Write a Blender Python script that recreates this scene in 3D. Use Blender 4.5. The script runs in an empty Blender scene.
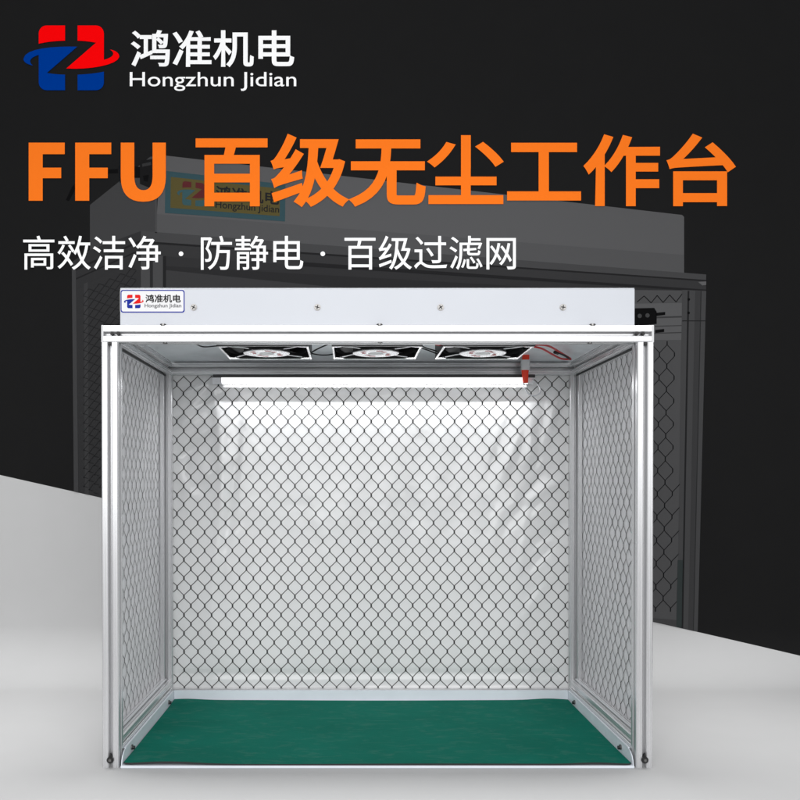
import bpy, bmesh, math, random
from mathutils import Vector, Matrix
from mathutils.geometry import delaunay_2d_cdt
random.seed(7)
SC = bpy.context.scene
COL = SC.collection
R = math.radians

# ------------------------------------------------------------------ materials
def lin(c):
    c /= 255.0
    return c / 12.92 if c <= 0.04045 else ((c + 0.055) / 1.055) ** 2.4

def rgb(r, g, b, k=1.0):
    return (lin(r) * k, lin(g) * k, lin(b) * k, 1.0)

def mat(name, col, rough=0.5, metal=0.0, spec=0.5, noise=0.0, nscale=(30, 30, 30), bump=0.0, bscale=200.0, rvar=0.0):
    m = bpy.data.materials.new(name)
    m.use_nodes = True
    nt = m.node_tree
    b = nt.nodes['Principled BSDF']
    b.inputs['Base Color'].default_value = col
    b.inputs['Roughness'].default_value = rough
    b.inputs['Metallic'].default_value = metal
    b.inputs['Specular IOR Level'].default_value = spec
    if noise or bump or rvar:
        tc = nt.nodes.new('ShaderNodeTexCoord')
        mp = nt.nodes.new('ShaderNodeMapping')
        mp.inputs['Scale'].default_value = nscale
        nt.links.new(tc.outputs['Object'], mp.inputs['Vector'])
        nz = nt.nodes.new('ShaderNodeTexNoise')
        nz.inputs['Scale'].default_value = 1.0
        nz.inputs['Detail'].default_value = 6.0
        nt.links.new(mp.outputs['Vector'], nz.inputs['Vector'])
        if noise:
            mr = nt.nodes.new('ShaderNodeMapRange')
            mr.inputs['From Min'].default_value = 0.3
            mr.inputs['From Max'].default_value = 0.7
            mr.inputs['To Min'].default_value = 1 - noise
            mr.inputs['To Max'].default_value = 1 + noise
            nt.links.new(nz.outputs['Fac'], mr.inputs['Value'])
            mx = nt.nodes.new('ShaderNodeVectorMath')
            mx.operation = 'SCALE'
            mx.inputs[0].default_value = col[:3]
            nt.links.new(mr.outputs['Result'], mx.inputs['Scale'])
            nt.links.new(mx.outputs['Vector'], b.inputs['Base Color'])
        if rvar:
            mr2 = nt.nodes.new('ShaderNodeMapRange')
            mr2.inputs['From Min'].default_value = 0.3
            mr2.inputs['From Max'].default_value = 0.7
            mr2.inputs['To Min'].default_value = rough - rvar
            mr2.inputs['To Max'].default_value = rough + rvar
            nt.links.new(nz.outputs['Fac'], mr2.inputs['Value'])
            nt.links.new(mr2.outputs['Result'], b.inputs['Roughness'])
        if bump:
            nb = nt.nodes.new('ShaderNodeTexNoise')
            nb.inputs['Scale'].default_value = bscale
            nb.inputs['Detail'].default_value = 4.0
            nt.links.new(tc.outputs['Object'], nb.inputs['Vector'])
            bp = nt.nodes.new('ShaderNodeBump')
            bp.inputs['Strength'].default_value = bump
            bp.inputs['Distance'].default_value = 0.001
            nt.links.new(nb.outputs['Fac'], bp.inputs['Height'])
            nt.links.new(bp.outputs['Normal'], b.inputs['Normal'])
    return m

def emis(name, col, s):
    m = bpy.data.materials.new(name)
    m.use_nodes = True
    b = m.node_tree.nodes['Principled BSDF']
    b.inputs['Base Color'].default_value = (.9, .9, .9, 1)
    b.inputs['Emission Color'].default_value = col
    b.inputs['Emission Strength'].default_value = s
    return m

M = {}
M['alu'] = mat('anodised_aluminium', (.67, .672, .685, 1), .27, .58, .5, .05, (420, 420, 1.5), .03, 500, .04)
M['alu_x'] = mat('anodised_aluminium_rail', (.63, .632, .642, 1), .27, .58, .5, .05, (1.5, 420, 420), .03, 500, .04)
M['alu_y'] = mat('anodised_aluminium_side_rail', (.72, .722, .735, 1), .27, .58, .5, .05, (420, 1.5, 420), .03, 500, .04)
M['alu_dark'] = mat('slot_shadow_aluminium', (.45, .45, .47, 1), .5, .6)
M['cap'] = mat('grey_plastic_cap', (.72, .72, .73, 1), .5)
M['paint'] = mat('powder_coated_steel', (.60, .622, .668, 1), .34, 0, .5, .012, (9, 9, 9), .8, 6)
M['zinc'] = mat('galvanised_sheet', (.83, .855, .89, 1), .42, .1, .5, .05, (22, 22, 22), .06, 300, .06)
M['tray'] = mat('tray_sheet', (.78, .82, .88, 1), .38, .0, .5, .03, (20, 20, 20), .05, 300)
M['black'] = mat('black_plastic', (.012, .012, .013, 1), .42)
M['rubber'] = mat('black_rubber', (.02, .02, .021, 1), .6)
M['gasket'] = mat('clear_gasket', (.70, .71, .73, 1), .25)
M['chrome'] = mat('polished_steel', (.92, .92, .93, 1), .14, 1.0)
M['hub'] = mat('brushed_hub', (.8, .8, .82, 1), .25, .85)
M['redprint'] = mat('red_hub_print', (.55, .12, .11, 1), .5)
M['redwire'] = mat('red_wire_insulation', (.68, .013, .016, 1), .35)
M['orange_tape'] = mat('orange_red_tape', (.85, .045, .012, 1), .45, 0, .4, .06, (60, 60, 60))
M['grey_tape'] = mat('grey_tape', (.62, .63, .64, 1), .45)
M['white_wire'] = mat('white_wire_insulation', (.66, .67, .70, 1), .4)
M['line'] = mat('printed_carbon_line', (.014, .0135, .0135, 1), .5, 0, .3)
M['tube'] = emis('lit_diffuser', (1, 1, 1, 1), 2.0)
M['end'] = mat('milky_end_cap', (.72, .72, .75, 1), .3)
M['sign_white'] = mat('nameplate_white', (.82, .82, .83, 1), .4, 0, .2)
M['sign_blue'] = mat('nameplate_blue', rgb(24, 44, 150), .5, 0, .1)
M['logo_red_small'] = mat('nameplate_red', rgb(225, 22, 20), .5, 0, .1)
M['ink'] = mat('nameplate_ink', (.015, .015, .016, 1), .6, 0, .1)
M['ink_grey'] = mat('nameplate_grey_ink', (.14, .14, .15, 1), .6, 0, .1)
M['steel'] = mat('zinc_screw', (.22, .215, .21, 1), .25, .9)
M['slotdark'] = mat('screw_recess', (.02, .018, .018, 1), .6)
# backdrop paints
M['grey_paper'] = mat('grey_backdrop_paper', (.470, .470, .470, 1), .9, 0, .10, .008, (14, 14, 14), .05, 700)
M['dark_paper'] = mat('charcoal_backdrop_paper', (.0125, .0125, .0127, 1), 1.0, 0, .0, .02, (14, 14, 14))
def flat(name, r, g, b, k=1.0):
    M[name] = mat(name, rgb(r, g, b, k), 1.0, 0, .0)
GK = .80
flat('orange_vinyl', 249, 121, 34, .96)
M['white_vinyl'] = mat('white_vinyl', (.95, .95, .95, 1), .8, 0, .1)
flat('red_vinyl', 252, 6, 10, .95)
flat('blue_vinyl', 0, 57, 148, .88)
for k_ in (20, 30, 40, 48, 54, 58, 62, 68, 72, 76, 80, 86, 92, 98):
    flat('print_grey_%d' % k_, k_, k_, k_ + 1, GK)
flat('print_teal', 56, 80, 86, GK)
flat('print_grey_44', 44, 44, 45, GK)
flat('print_dim_teal', 54, 60, 60, GK)
flat('print_olive', 90, 82, 50, GK)
flat('print_red', 92, 44, 46, GK)
flat('print_cyan', 60, 88, 92, GK)

# films: milky plastic that lets some light through
def film_mat(name, base, transl, rough):
    m = bpy.data.materials.new(name)
    m.use_nodes = True
    nt = m.node_tree
    out = nt.nodes['Material Output']
    b = nt.nodes['Principled BSDF']
    b.inputs['Base Color'].default_value = base
    b.inputs['Roughness'].default_value = rough
    b.inputs['Specular IOR Level'].default_value = .55
    t = nt.nodes.new('ShaderNodeBsdfTranslucent')
    t.inputs['Color'].default_value = base
    mx = nt.nodes.new('ShaderNodeMixShader')
    mx.inputs['Fac'].default_value = transl
    tc = nt.nodes.new('ShaderNodeTexCoord')
    nz = nt.nodes.new('ShaderNodeTexNoise')
    nz.inputs['Scale'].default_value = 9.0
    nz.inputs['Detail'].default_value = 3.0
    nt.links.new(tc.outputs['Object'], nz.inputs['Vector'])
    bp = nt.nodes.new('ShaderNodeBump')
    bp.inputs['Strength'].default_value = .55
    bp.inputs['Distance'].default_value = .006
    nt.links.new(nz.outputs['Fac'], bp.inputs['Height'])
    nt.links.new(bp.outputs['Normal'], b.inputs['Normal'])
    nt.links.new(b.outputs['BSDF'], mx.inputs[1])
    nt.links.new(t.outputs['BSDF'], mx.inputs[2])
    nt.links.new(mx.outputs['Shader'], out.inputs['Surface'])
    return m
M['film'] = film_mat('milky_film', (.90, .90, .905, 1), .17, .14)
M['film_side'] = film_mat('milky_side_film', (.76, .76, .78, 1), .35, .2)

def mat_mat():
    m = bpy.data.materials.new('green_rubber_mat')
    m.use_nodes = True
    nt = m.node_tree
    b = nt.nodes['Principled BSDF']
    b.inputs['Roughness'].default_value = .7
    b.inputs['Specular IOR Level'].default_value = .05
    tc = nt.nodes.new('ShaderNodeTexCoord')
    def noise(scale, mapping, det=5, dist=0.0):
        mp = nt.nodes.new('ShaderNodeMapping')
        mp.inputs['Scale'].default_value = mapping
        mp.inputs['Rotation'].default_value = (0, 0, R(24))
        nt.links.new(tc.outputs['Object'], mp.inputs['Vector'])
        n = nt.nodes.new('ShaderNodeTexNoise')
        n.inputs['Scale'].default_value = scale
        n.inputs['Detail'].default_value = det
        n.inputs['Distortion'].default_value = dist
        nt.links.new(mp.outputs['Vector'], n.inputs['Vector'])
        return n
    n1 = noise(5, (1, 1.6, 1), 6, .4)
    n2 = noise(22, (1, 2.6, 1), 9, 1.2)
    n3 = noise(420, (1, 1, 1), 2)
    r1 = nt.nodes.new('ShaderNodeValToRGB')
    r1.color_ramp.elements[0].position = .3
    r1.color_ramp.elements[0].color = (.0022, .122, .086, 1)
    r1.color_ramp.elements[1].position = .72
    r1.color_ramp.elements[1].color = (.0036, .148, .106, 1)
    nt.links.new(n1.outputs['Fac'], r1.inputs['Fac'])
    # pale dry scuffs
    r2 = nt.nodes.new('ShaderNodeMapRange')
    r2.inputs['From Min'].default_value = .52
    r2.inputs['From Max'].default_value = .70
    r2.inputs['To Max'].default_value = .40
    nt.links.new(n2.outputs['Fac'], r2.inputs['Value'])
    mx = nt.nodes.new('ShaderNodeMix')
    mx.data_type = 'RGBA'
    nt.links.new(r2.outputs['Result'], mx.inputs['Factor'])
    nt.links.new(r1.outputs['Color'], mx.inputs[6])
    mx.inputs[7].default_value = (.055, .165, .13, 1)
    mr = nt.nodes.new('ShaderNodeMapRange')
    mr.inputs['To Min'].default_value = .86
    mr.inputs['To Max'].default_value = 1.14
    nt.links.new(n3.outputs['Fac'], mr.inputs['Value'])
    vs = nt.nodes.new('ShaderNodeVectorMath')
    vs.operation = 'SCALE'
    nt.links.new(mx.outputs[2], vs.inputs[0])
    nt.links.new(mr.outputs['Result'], vs.inputs['Scale'])
    nt.links.new(vs.outputs['Vector'], b.inputs['Base Color'])
    bp = nt.nodes.new('ShaderNodeBump')
    bp.inputs['Strength'].default_value = .25
    bp.inputs['Distance'].default_value = .002
    nt.links.new(n2.outputs['Fac'], bp.inputs['Height'])
    nt.links.new(bp.outputs['Normal'], b.inputs['Normal'])
    return m
M['mat'] = mat_mat()

# ------------------------------------------------------------------ mesh helpers
class MB:
    """collects shapes, then links them as one mesh object"""
    def __init__(s):
        s.bm = bmesh.new()
        s.slots = []
    def slot(s, m):
        if m not in s.slots:
            s.slots.append(m)
        return s.slots.index(m)
    def _done(s, faces, m):
        i = s.slot(m)
        for f in faces:
            f.material_index = i
    def box(s, x0, x1, y0, y1, z0, z1, m, bev=0.0, seg=1, rot=None, pivot=None):
        t = bmesh.new()
        bmesh.ops.create_cube(t, size=1)
        for v in t.verts:
            v.co = Vector((x0 + (v.co.x + .5) * (x1 - x0), y0 + (v.co.y + .5) * (y1 - y0), z0 + (v.co.z + .5) * (z1 - z0)))
        if bev:
            bmesh.ops.bevel(t, geom=t.edges[:], offset=bev, segments=seg, affect='EDGES', profile=.6)
        if rot is not None:
            for v in t.verts:
                v.co = rot @ (v.co - pivot) + pivot
        s.merge(t, m)
    def merge(s, t, m):
        vm = {}
        fs = []
        for v in t.verts:
            vm[v] = s.bm.verts.new(v.co)
        for f in t.faces:
            try:
                fs.append(s.bm.faces.new([vm[v] for v in f.verts]))
            except ValueError:
                pass
        s._done(fs, m)
        t.free()
    def cyl(s, p0, p1, r0, m, r1=None, n=24, bev=0.0):
        p0, p1 = Vector(p0), Vector(p1)
        r1 = r0 if r1 is None else r1
        t = bmesh.new()
        L = (p1 - p0).length
        bmesh.ops.create_cone(t, cap_ends=True, segments=n, radius1=r0, radius2=r1, depth=L)
        if bev:
            es = [e for e in t.edges if abs(e.verts[0].co.z - e.verts[1].co.z) < 1e-6]
            bmesh.ops.bevel(t, geom=es, offset=bev, segments=2, affect='EDGES')
        q = Vector((0, 0, 1)).rotation_difference((p1 - p0).normalized())
        for v in t.verts:
            v.co = q @ v.co + (p0 + p1) / 2
        s.merge(t, m)
    def tube(s, pts, r, m, n=10):
        """smooth tube through points (Catmull-Rom)"""
        P = [Vector(p) for p in pts]
        Q = []
        ext = [P[0] * 2 - P[1]] + P + [P[-1] * 2 - P[-2]]
        for i in range(1, len(ext) - 2):
            a, b, c, d = ext[i - 1:i + 3]
            for k in range(8):
                t = k / 8
                Q.append(.5 * ((2 * b) + (c - a) * t + (2 * a - 5 * b + 4 * c - d) * t * t + (3 * b - a - 3 * c + d) * t ** 3))
        Q.append(P[-1])
        rings = []
        up = Vector((.13, .21, .97)).normalized()
        for i, q in enumerate(Q):
            tan = (Q[min(i + 1, len(Q) - 1)] - Q[max(i - 1, 0)]).normalized()
            a = tan.cross(up)
            if a.length < 1e-3:
                a = tan.orthogonal()
            a.normalize()
            b = tan.cross(a)
            rings.append([s.bm.verts.new(q + r * (math.cos(2 * math.pi * j / n) * a + math.sin(2 * math.pi * j / n) * b)) for j in range(n)])
        fs = []
        for A, B in zip(rings, rings[1:]):
            for j in range(n):
                fs.append(s.bm.faces.new((A[j], A[(j + 1) % n], B[(j + 1) % n], B[j])))
        fs.append(s.bm.faces.new(rings[0][::-1]))
        fs.append(s.bm.faces.new(rings[-1]))
        s._done(fs, m)
    def prism(s, pts, axis, a0, a1, m):
        """2-D outline extruded along an axis; axis 'x': (y,z), 'y': (x,z), 'z': (x,y)"""
        def co(p, a):
            return {'x': (a, p[0], p[1]), 'y': (p[0], a, p[1]), 'z': (p[0], p[1], a)}[axis]
        A = [s.bm.verts.new(co(p, a0)) for p in pts]
        B = [s.bm.verts.new(co(p, a1)) for p in pts]
        n = len(pts)
        fs = [s.bm.faces.new(A), s.bm.faces.new(B[::-1])]
        for i in range(n):
            fs.append(s.bm.faces.new((A[i], B[i], B[(i + 1) % n], A[(i + 1) % n])))
        s._done(fs, m)
    def quad(s, pts, m):
        s._done([s.bm.faces.new([s.bm.verts.new(p) for p in pts])], m)
    def grid(s, nx, ny, fn, m):
        V = [[s.bm.verts.new(fn(i / nx, j / ny)) for i in range(nx + 1)] for j in range(ny + 1)]
        fs = []
        for j in range(ny):
            for i in range(nx):
                fs.append(s.bm.faces.new((V[j][i], V[j][i + 1], V[j + 1][i + 1], V[j + 1][i])))
        s._done(fs, m)
        return V
    def build(s, name, parent=None, smooth=None, normals=True):
        if normals:
            bmesh.ops.recalc_face_normals(s.bm, faces=s.bm.faces[:])
        me = bpy.data.meshes.new(name)
        s.bm.to_mesh(me)
        s.bm.free()
        for m in s.slots:
            me.materials.append(m)
        if smooth:
            me.polygons.foreach_set('use_smooth', [True] * len(me.polygons))
            me.set_sharp_from_angle(angle=R(smooth))
        o = bpy.data.objects.new(name, me)
        COL.objects.link(o)
        if parent:
            o.parent = parent
        return o

def tag(o, label=None, cat=None, group=None, kind=None):
    for k, v in (('label', label), ('category', cat), ('group', group), ('kind', kind)):
        if v:
            o[k] = v
    return o

def empty(name, loc=(0, 0, 0)):
    o = bpy.data.objects.new(name, None)
    o.location = loc
    o.empty_display_size = .05
    COL.objects.link(o)
    return o

# ------------------------------------------------------------------ camera
CX, CY, CZ = -.0509, -1.5, .518
F = 828.0
PX, PY = 349.5, 483.0
PITCH = R(.5)
cam = bpy.data.cameras.new('camera')
cam.sensor_width = 36
cam.lens = F / 800 * 36
cam.shift_x = (400 - PX) / 800
cam.shift_y = (PY + F * math.tan(PITCH) - 400) / 800
cam.clip_start = .05
cam.clip_end = 100
co = bpy.data.objects.new('camera', cam)
co.location = (CX, CY, CZ)
co.rotation_euler = (R(90) - PITCH, 0, 0)
COL.objects.link(co)
SC.camera = co

WALL = .70
SWEEP = .14
def on_wall(px, py):
    """layout of the printed backdrop: poster coordinates (800 x 800) to metres on the wall"""
    v = (PY + F * math.tan(PITCH) - py) / F
    u = (px - PX) / F
    c, s_ = math.cos(PITCH), math.sin(PITCH)
    dy, dz = c + v * s_, v * c - s_
    t = (WALL - CY) / dy
    return CX + u * t, CZ + dz * t

# ------------------------------------------------------------------ backdrop: one seamless sweep, grey below a slanting colour edge, charcoal above
prof = [(-6.0, 0.0), (-2.5, 0.0), (-.6, 0.0), (.2, 0.0), (WALL - SWEEP - .02, 0.0), (WALL - SWEEP, 0.0)]
for k in range(1, 13):
    a = k / 12 * math.pi / 2
    prof.append((WALL - SWEEP + SWEEP * math.sin(a), SWEEP - SWEEP * math.cos(a)))
zs_wall = [.25, .4, .6, .9, 1.4, 2.2, 3.2]
prof += [(WALL, z) for z in zs_wall]
xa, za = on_wall(0, 475)
xb, zb = on_wall(800, 655)
slope = (zb - za) / (xb - xa)
XL, XR = -5.0, 5.0
lo, hi = MB(), MB()
def split_x(z):
    return min(max(xa + (z - za) / slope, XL), XR)
for (y0, z0), (y1, z1) in zip(prof, prof[1:]):
    s0, s1 = split_x(z0), split_x(z1)
    for (mb, m, a0, a1, b0, b1) in ((lo, M['grey_paper'], XL, XL, s0, s1), (hi if z1 > 0 else lo, M['dark_paper'] if z1 > 0 else M['grey_paper'], s0, s1, XR, XR)):
        pts = []
        for p in ((a0, y0, z0), (b0, y0, z0), (b1, y1, z1), (a1, y1, z1)):
            if p not in pts:
                pts.append(p)
        if len(pts) > 2:
            mb.quad(pts, m)
bmesh.ops.remove_doubles(lo.bm, verts=lo.bm.verts[:], dist=1e-5)
bmesh.ops.remove_doubles(hi.bm, verts=hi.bm.verts[:], dist=1e-5)
o = lo.build('backdrop', smooth=50, normals=False); o['kind'] = 'structure'
o = hi.build('dark_backdrop', smooth=50, normals=False); o['kind'] = 'structure'

# ------------------------------------------------------------------ lettering helpers
def glyph_loops(text):
    """outlines of a text as closed point loops (em units)"""
    c = bpy.data.curves.new('glyphs', 'FONT')
    c.body = text
    c.size = 1.0
    ob = bpy.data.objects.new('glyphs', c)
    COL.objects.link(ob)
    dg = bpy.context.evaluated_depsgraph_get()
    cu = ob.to_curve(dg)
    loops = []
    for sp in cu.splines:
        pts = []
        bp = sp.bezier_points
        n = len(bp)
        if n:
            for k in range(n):
                a, b = bp[k], bp[(k + 1) % n]
                chord = (b.co - a.co).length
                bend = (a.handle_right - a.co).cross(b.co - a.co).length + (b.handle_left - b.co).cross(b.co - a.co).length
                m_ = 1 if bend < 2e-5 else 7
                for q in range(m_):
                    t = q / m_
                    p = a.co * (1 - t) ** 3 + a.handle_right * 3 * t * (1 - t) ** 2 + b.handle_left * 3 * t * t * (1 - t) + b.co * t ** 3
                    pts.append(Vector((p.x, p.y)))
        else:
            pts = [Vector((p.co.x, p.co.y)) for p in sp.points]
        out = []
        for p in pts:
            if not out or (p - out[-1]).length > 1.5e-3:
                out.append(p)
        while len(out) > 3 and (out[0] - out[-1]).length < 1.5e-3:
            out.pop()
        if len(out) > 2:
            loops.append(out)
    ob.to_curve_clear()
    bpy.data.objects.remove(ob)
    bpy.data.curves.remove(c)
    return loops

def signed_area(L):
    return sum(a.x * b.y - b.x * a.y for a, b in zip(L, L[1:] + L[:1])) / 2

def inside(p, L):
    r = False
    for a, b in zip(L, L[1:] + L[:1]):
        if (a.y > p.y) != (b.y > p.y) and p.x < (b.x - a.x) * (p.y - a.y) / (b.y - a.y) + a.x:
            r = not r
    return r

def winding(p, L):
    w_ = 0
    for a, b in zip(L, L[1:] + L[:1]):
        if (a.y > p.y) != (b.y > p.y):
            x = (b.x - a.x) * (p.y - a.y) / (b.y - a.y) + a.x
            if p.x < x:
                w_ += 1 if b.y > a.y else -1
    return w_

def grow(L, r):
    """moves a counter-clockwise loop outward by r, corners kept sharp"""
    out = []
    n = len(L)
    for k in range(n):
        d0 = (L[k] - L[k - 1]).normalized()
        d1 = (L[(k + 1) % n] - L[k]).normalized()
        n0, n1 = Vector((d0.y, -d0.x)), Vector((d1.y, -d1.x))
        b = n0 + n1
        if b.length < .3:
            out.append(L[k] + n0 * r)
            continue
        b.normalize()
        out.append(L[k] + b * (r / max(b.dot(n0), .6)))
    return out

def put_glyphs(mb, text, box, m, y, thick, bold=0.0, mapfn=None):
    """fits the text to a box (x0, x1, y_top, y_bottom) in poster coordinates and raises it off the plane y;
    bold (in em) moves the outlines outward"""
    loops = glyph_loops(text)
    depth = [sum(inside(L[0], K) for K in loops if K is not L) for L in loops]
    shapes = []
    for L, d in zip(loops, depth):
        if d % 2 == 0:
            holes = [K for K, e in zip(loops, depth) if e == d + 1 and inside(K[0], L)]
            shapes.append((L, holes))
    res = []
    for L, holes in shapes:
        if signed_area(L) < 0:
            L = L[::-1]
        hs = [K if signed_area(K) > 0 else K[::-1] for K in holes]
        if bold:
            L = grow(L, bold)
            hs = [grow(K, -bold) for K in hs]
        res.append((L, hs))
    P = [p for L, hs in res for p in L]
    x0, x1 = min(p.x for p in P), max(p.x for p in P)
    y0, y1 = min(p.y for p in P), max(p.y for p in P)
    bx0, bx1, bt, bb = box
    for k, (L, hs) in enumerate(res):
        polys = [L] + hs
        yf = y - thick - (k % 9) * 1.2e-5
        verts, edges = [], []
        for q in polys:
            o_, n = len(verts), len(q)
            verts += q
            edges += [(o_ + e, o_ + (e + 1) % n) for e in range(n)]
        V2, E2, F2 = delaunay_2d_cdt(verts, edges, [], 0, 1e-6)[:3]
        def to_wall(p):
            return mapfn(bx0 + (p.x - x0) / (x1 - x0) * (bx1 - bx0), bb + (p.y - y0) / (y1 - y0) * (bt - bb))
        A = []
        for p in V2:
            X, Z = to_wall(p)
            A.append(mb.bm.verts.new((X, yf, Z)))
        fs = []
        for tri in F2:
            c = sum((V2[a] for a in tri), Vector((0, 0))) / len(tri)
            if winding(c, L) != 0 and not any(winding(c, K) > 0 for K in hs):
                fs.append(mb.bm.faces.new([A[a] for a in tri]))
        for q in polys:
            n = len(q)
            T_ = [to_wall(p) for p in q]
            Fv = [mb.bm.verts.new((X, yf, Z)) for X, Z in T_]
            Bv = [mb.bm.verts.new((X, y, Z)) for X, Z in T_]
            for e in range(n):
                fs.append(mb.bm.faces.new((Fv[e], Fv[(e + 1) % n], Bv[(e + 1) % n], Bv[e])))
        mb._done(fs, m)

def put_poly(mb, pts, m, y, thick, mapfn):
    P = [mapfn(*p) for p in pts]
    mb.prism(P, 'y', y, y - thick, m)

def arc(cx, cy, r, a0, a1, n=6):
    return [(cx + r * math.cos(R(a0 + (a1 - a0) * k / n)), cy + r * math.sin(R(a0 + (a1 - a0) * k / n))) for k in range(n + 1)]

def bez(*P, n=8):
    out = []
    d = len(P) - 1
    for k in range(n + 1):
        t = k / n
        q = [list(p) for p in P]
        while len(q) > 1:
            q = [[a[0] + (b[0] - a[0]) * t, a[1] + (b[1] - a[1]) * t] for a, b in zip(q, q[1:])]
        out.append(tuple(q[0]))
    return out

# emblem outline in its own units (x 74..583, y 85..430, y down)
EMB_RED = [
    [(295, 85)] + arc(197, 127, 42, -90, -180)[0:] + bez((155, 182), (220, 167), (295, 166)),
    [(362, 85)] + arc(460, 127, 42, -90, 0) + bez((502, 268), (553, 256), (568, 232), (534, 213)) + bez((534, 213), (583, 222), (584, 252))[1:]
    + bez((584, 252), (576, 296), (420, 322), (302, 314))[1:] + [(460, 177)] + bez((460, 177), (420, 168), (362, 166))[1:],
]
EMB_BLUE = [
    bez((124, 298), (72, 288), (74, 262)) + bez((74, 262), (80, 205), (240, 195), (360, 198))[1:] + [(198, 338)] + bez((198, 338), (245, 346), (295, 347))[1:]
    + [(295, 430)] + arc(197, 388, 42, 90, 180) + bez((155, 242), (102, 256), (100, 282), (124, 298))[:-1],
    bez((362, 347), (440, 344), (502, 331)) + arc(460, 388, 42, 0, 90) + [(362, 430)],
]
def emblem(mb, fitfn, red, blue, y, thick, mapfn):
    for polys, m in ((EMB_RED, red), (EMB_BLUE, blue)):
        for p in polys:
            q = []
            for a in p:
                b = fitfn(*a)
                if not q or (abs(b[0] - q[-1][0]) + abs(b[1] - q[-1][1])) > 1e-4:
                    q.append(b)
            put_poly(mb, q, m, y, thick, mapfn)

# ------------------------------------------------------------------ printed picture of a second bench on the charcoal part (flat print, ink layers)
PIC = tag(empty('printed_picture', (.0, WALL, .2)),
          'faint grey printed picture of a larger bench on the charcoal backdrop', 'printed picture')
STEP = .00016
def ink(name, layers, parent=PIC):
    """layers: list of (polygon, material, layer number)"""
    mb = MB()
    for pts, m, L in layers:
        put_poly(mb, pts, M[m], WALL - .0002 - L * STEP, STEP * .6, on_wall)
    ob = mb.build(name, None)
    ob.parent = parent
    ob.matrix_parent_inverse = Matrix.Translation(parent.location).inverted() if parent.type == 'EMPTY' else parent.matrix_basis.inverted()
    return ob
def lerp(a, b, t):
    return (a[0] + (b[0] - a[0]) * t, a[1] + (b[1] - a[1]) * t)

# housing of the pictured bench
ink('housing', [
    ([(90, 205), (150, 157), (160, 155), (156, 232), (141, 232), (90, 256)], 'print_grey_68', 1),
    ([(156, 156), (160, 155), (682, 215), (684, 217), (684, 273.5), (156, 233)], 'print_grey_92', 1),
    ([(156, 214), (684, 255), (684, 273.5), (156, 233)], 'print_grey_86', 2),
    ([(155.2, 156), (157, 156), (157, 233), (155.2, 233)], 'print_grey_76', 3),
])
# cable glands at its back edge
ink('cable_gland', [
    ([(118, 166), (131, 163), (133, 180), (120, 183)], 'print_grey_30', 2),
    ([(131, 166), (140, 167), (140, 178), (131, 178)], 'print_grey_20', 2),
    ([(140, 161), (153, 159), (155, 178), (150, 188), (140, 184)], 'print_grey_30', 4),
    ([(121, 168), (129, 166), (130, 169), (122, 171)], 'print_grey_54', 5),
    ([(142, 164), (151, 162), (151.5, 165), (142.5, 167)], 'print_grey_54', 5),
    ([(143, 176), (149, 175), (148, 182), (144, 181)], 'print_grey_20', 5),
    ([(128, 189), (133, 186), (135, 193), (130, 195)], 'print_grey_30', 4),
    ([(66, 200), (72, 187), (84, 176), (100, 170), (118, 169), (118, 173), (101, 174), (86, 180), (75, 190), (69, 201)], 'print_grey_20', 2),
])
# its nameplate
TL, TR, BR, BL = (165.5, 171), (285.5, 184.5), (285, 221.5), (165, 213)
def plate(u, v):
    return lerp(lerp(TL, TR, u), lerp(BL, BR, u), v)
np_ = ink('nameplate', [
    ([plate(0, 0), plate(1, 0), plate(1, 1), plate(0, 1)], 'print_teal', 4),
    ([plate(.045, .13), plate(.955, .13), plate(.955, .87), plate(.045, .87)], 'print_olive', 5),
])
mb = MB()
def pfit(u, v):
    return plate(.10 + (u - 74) / 509 * .27, .20 + (v - 85) / 345 * .58)
emblem(mb, pfit, M['print_red'], M['print_cyan'], WALL - .0002 - 6 * STEP, STEP * .6, on_wall)
put_glyphs(mb, '鸿准机电', (.42, .95, .22, .58), M['print_grey_40'], WALL - .0002 - 6 * STEP, STEP * .6, .02, lambda u, v: on_wall(*plate(u, v)))
put_glyphs(mb, 'Hongzhun Jidian', (.42, .95, .60, .84), M['print_grey_40'], WALL - .0002 - 6 * STEP, STEP * .6, .01, lambda u, v: on_wall(*plate(u, v)))
ob = mb.build('logo'); ob.parent = PIC; ob.matrix_parent_inverse = Matrix.Translation(PIC.location).inverted()
# its frame: front beam, side beam, posts
ink('beam', [
    ([(141, 231), (706, 274.5), (706, 291), (141, 255)], 'print_grey_58', 2),
    ([(141, 231), (706, 274.5), (706, 280), (141, 241)], 'print_grey_72', 3),
    ([(141, 241), (706, 280), (706, 281.4), (141, 243)], 'print_grey_40', 4),
    ([(300, 262), (706, 289.6), (706, 291.6), (300, 266)], 'print_grey_40', 4),
    ([(698, 282), (706, 281.5), (706, 285), (702, 285.5)], 'print_grey_98', 5),
])
ink('side_beam', [
    ([(72, 262), (90, 250), (141, 231), (141, 256), (72, 291)], 'print_grey_54', 2),
    ([(72, 270), (141, 240), (141, 242), (72, 272.5)], 'print_grey_40', 3),
    ([(72, 280), (141, 249), (141, 250.5), (72, 281.5)], 'print_grey_40', 3),
])
def gy(x):
    return 475 + .225 * x
ink('post', [
    ([(141, 254), (165, 256), (165, 480), (141, 480)], 'print_grey_76', 5),
    ([(150, 255), (153, 255), (153, 480), (150, 480)], 'print_grey_48', 6),
    ([(163, 256), (166, 256), (166, 480), (163, 480)], 'print_grey_40', 6),
])
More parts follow.
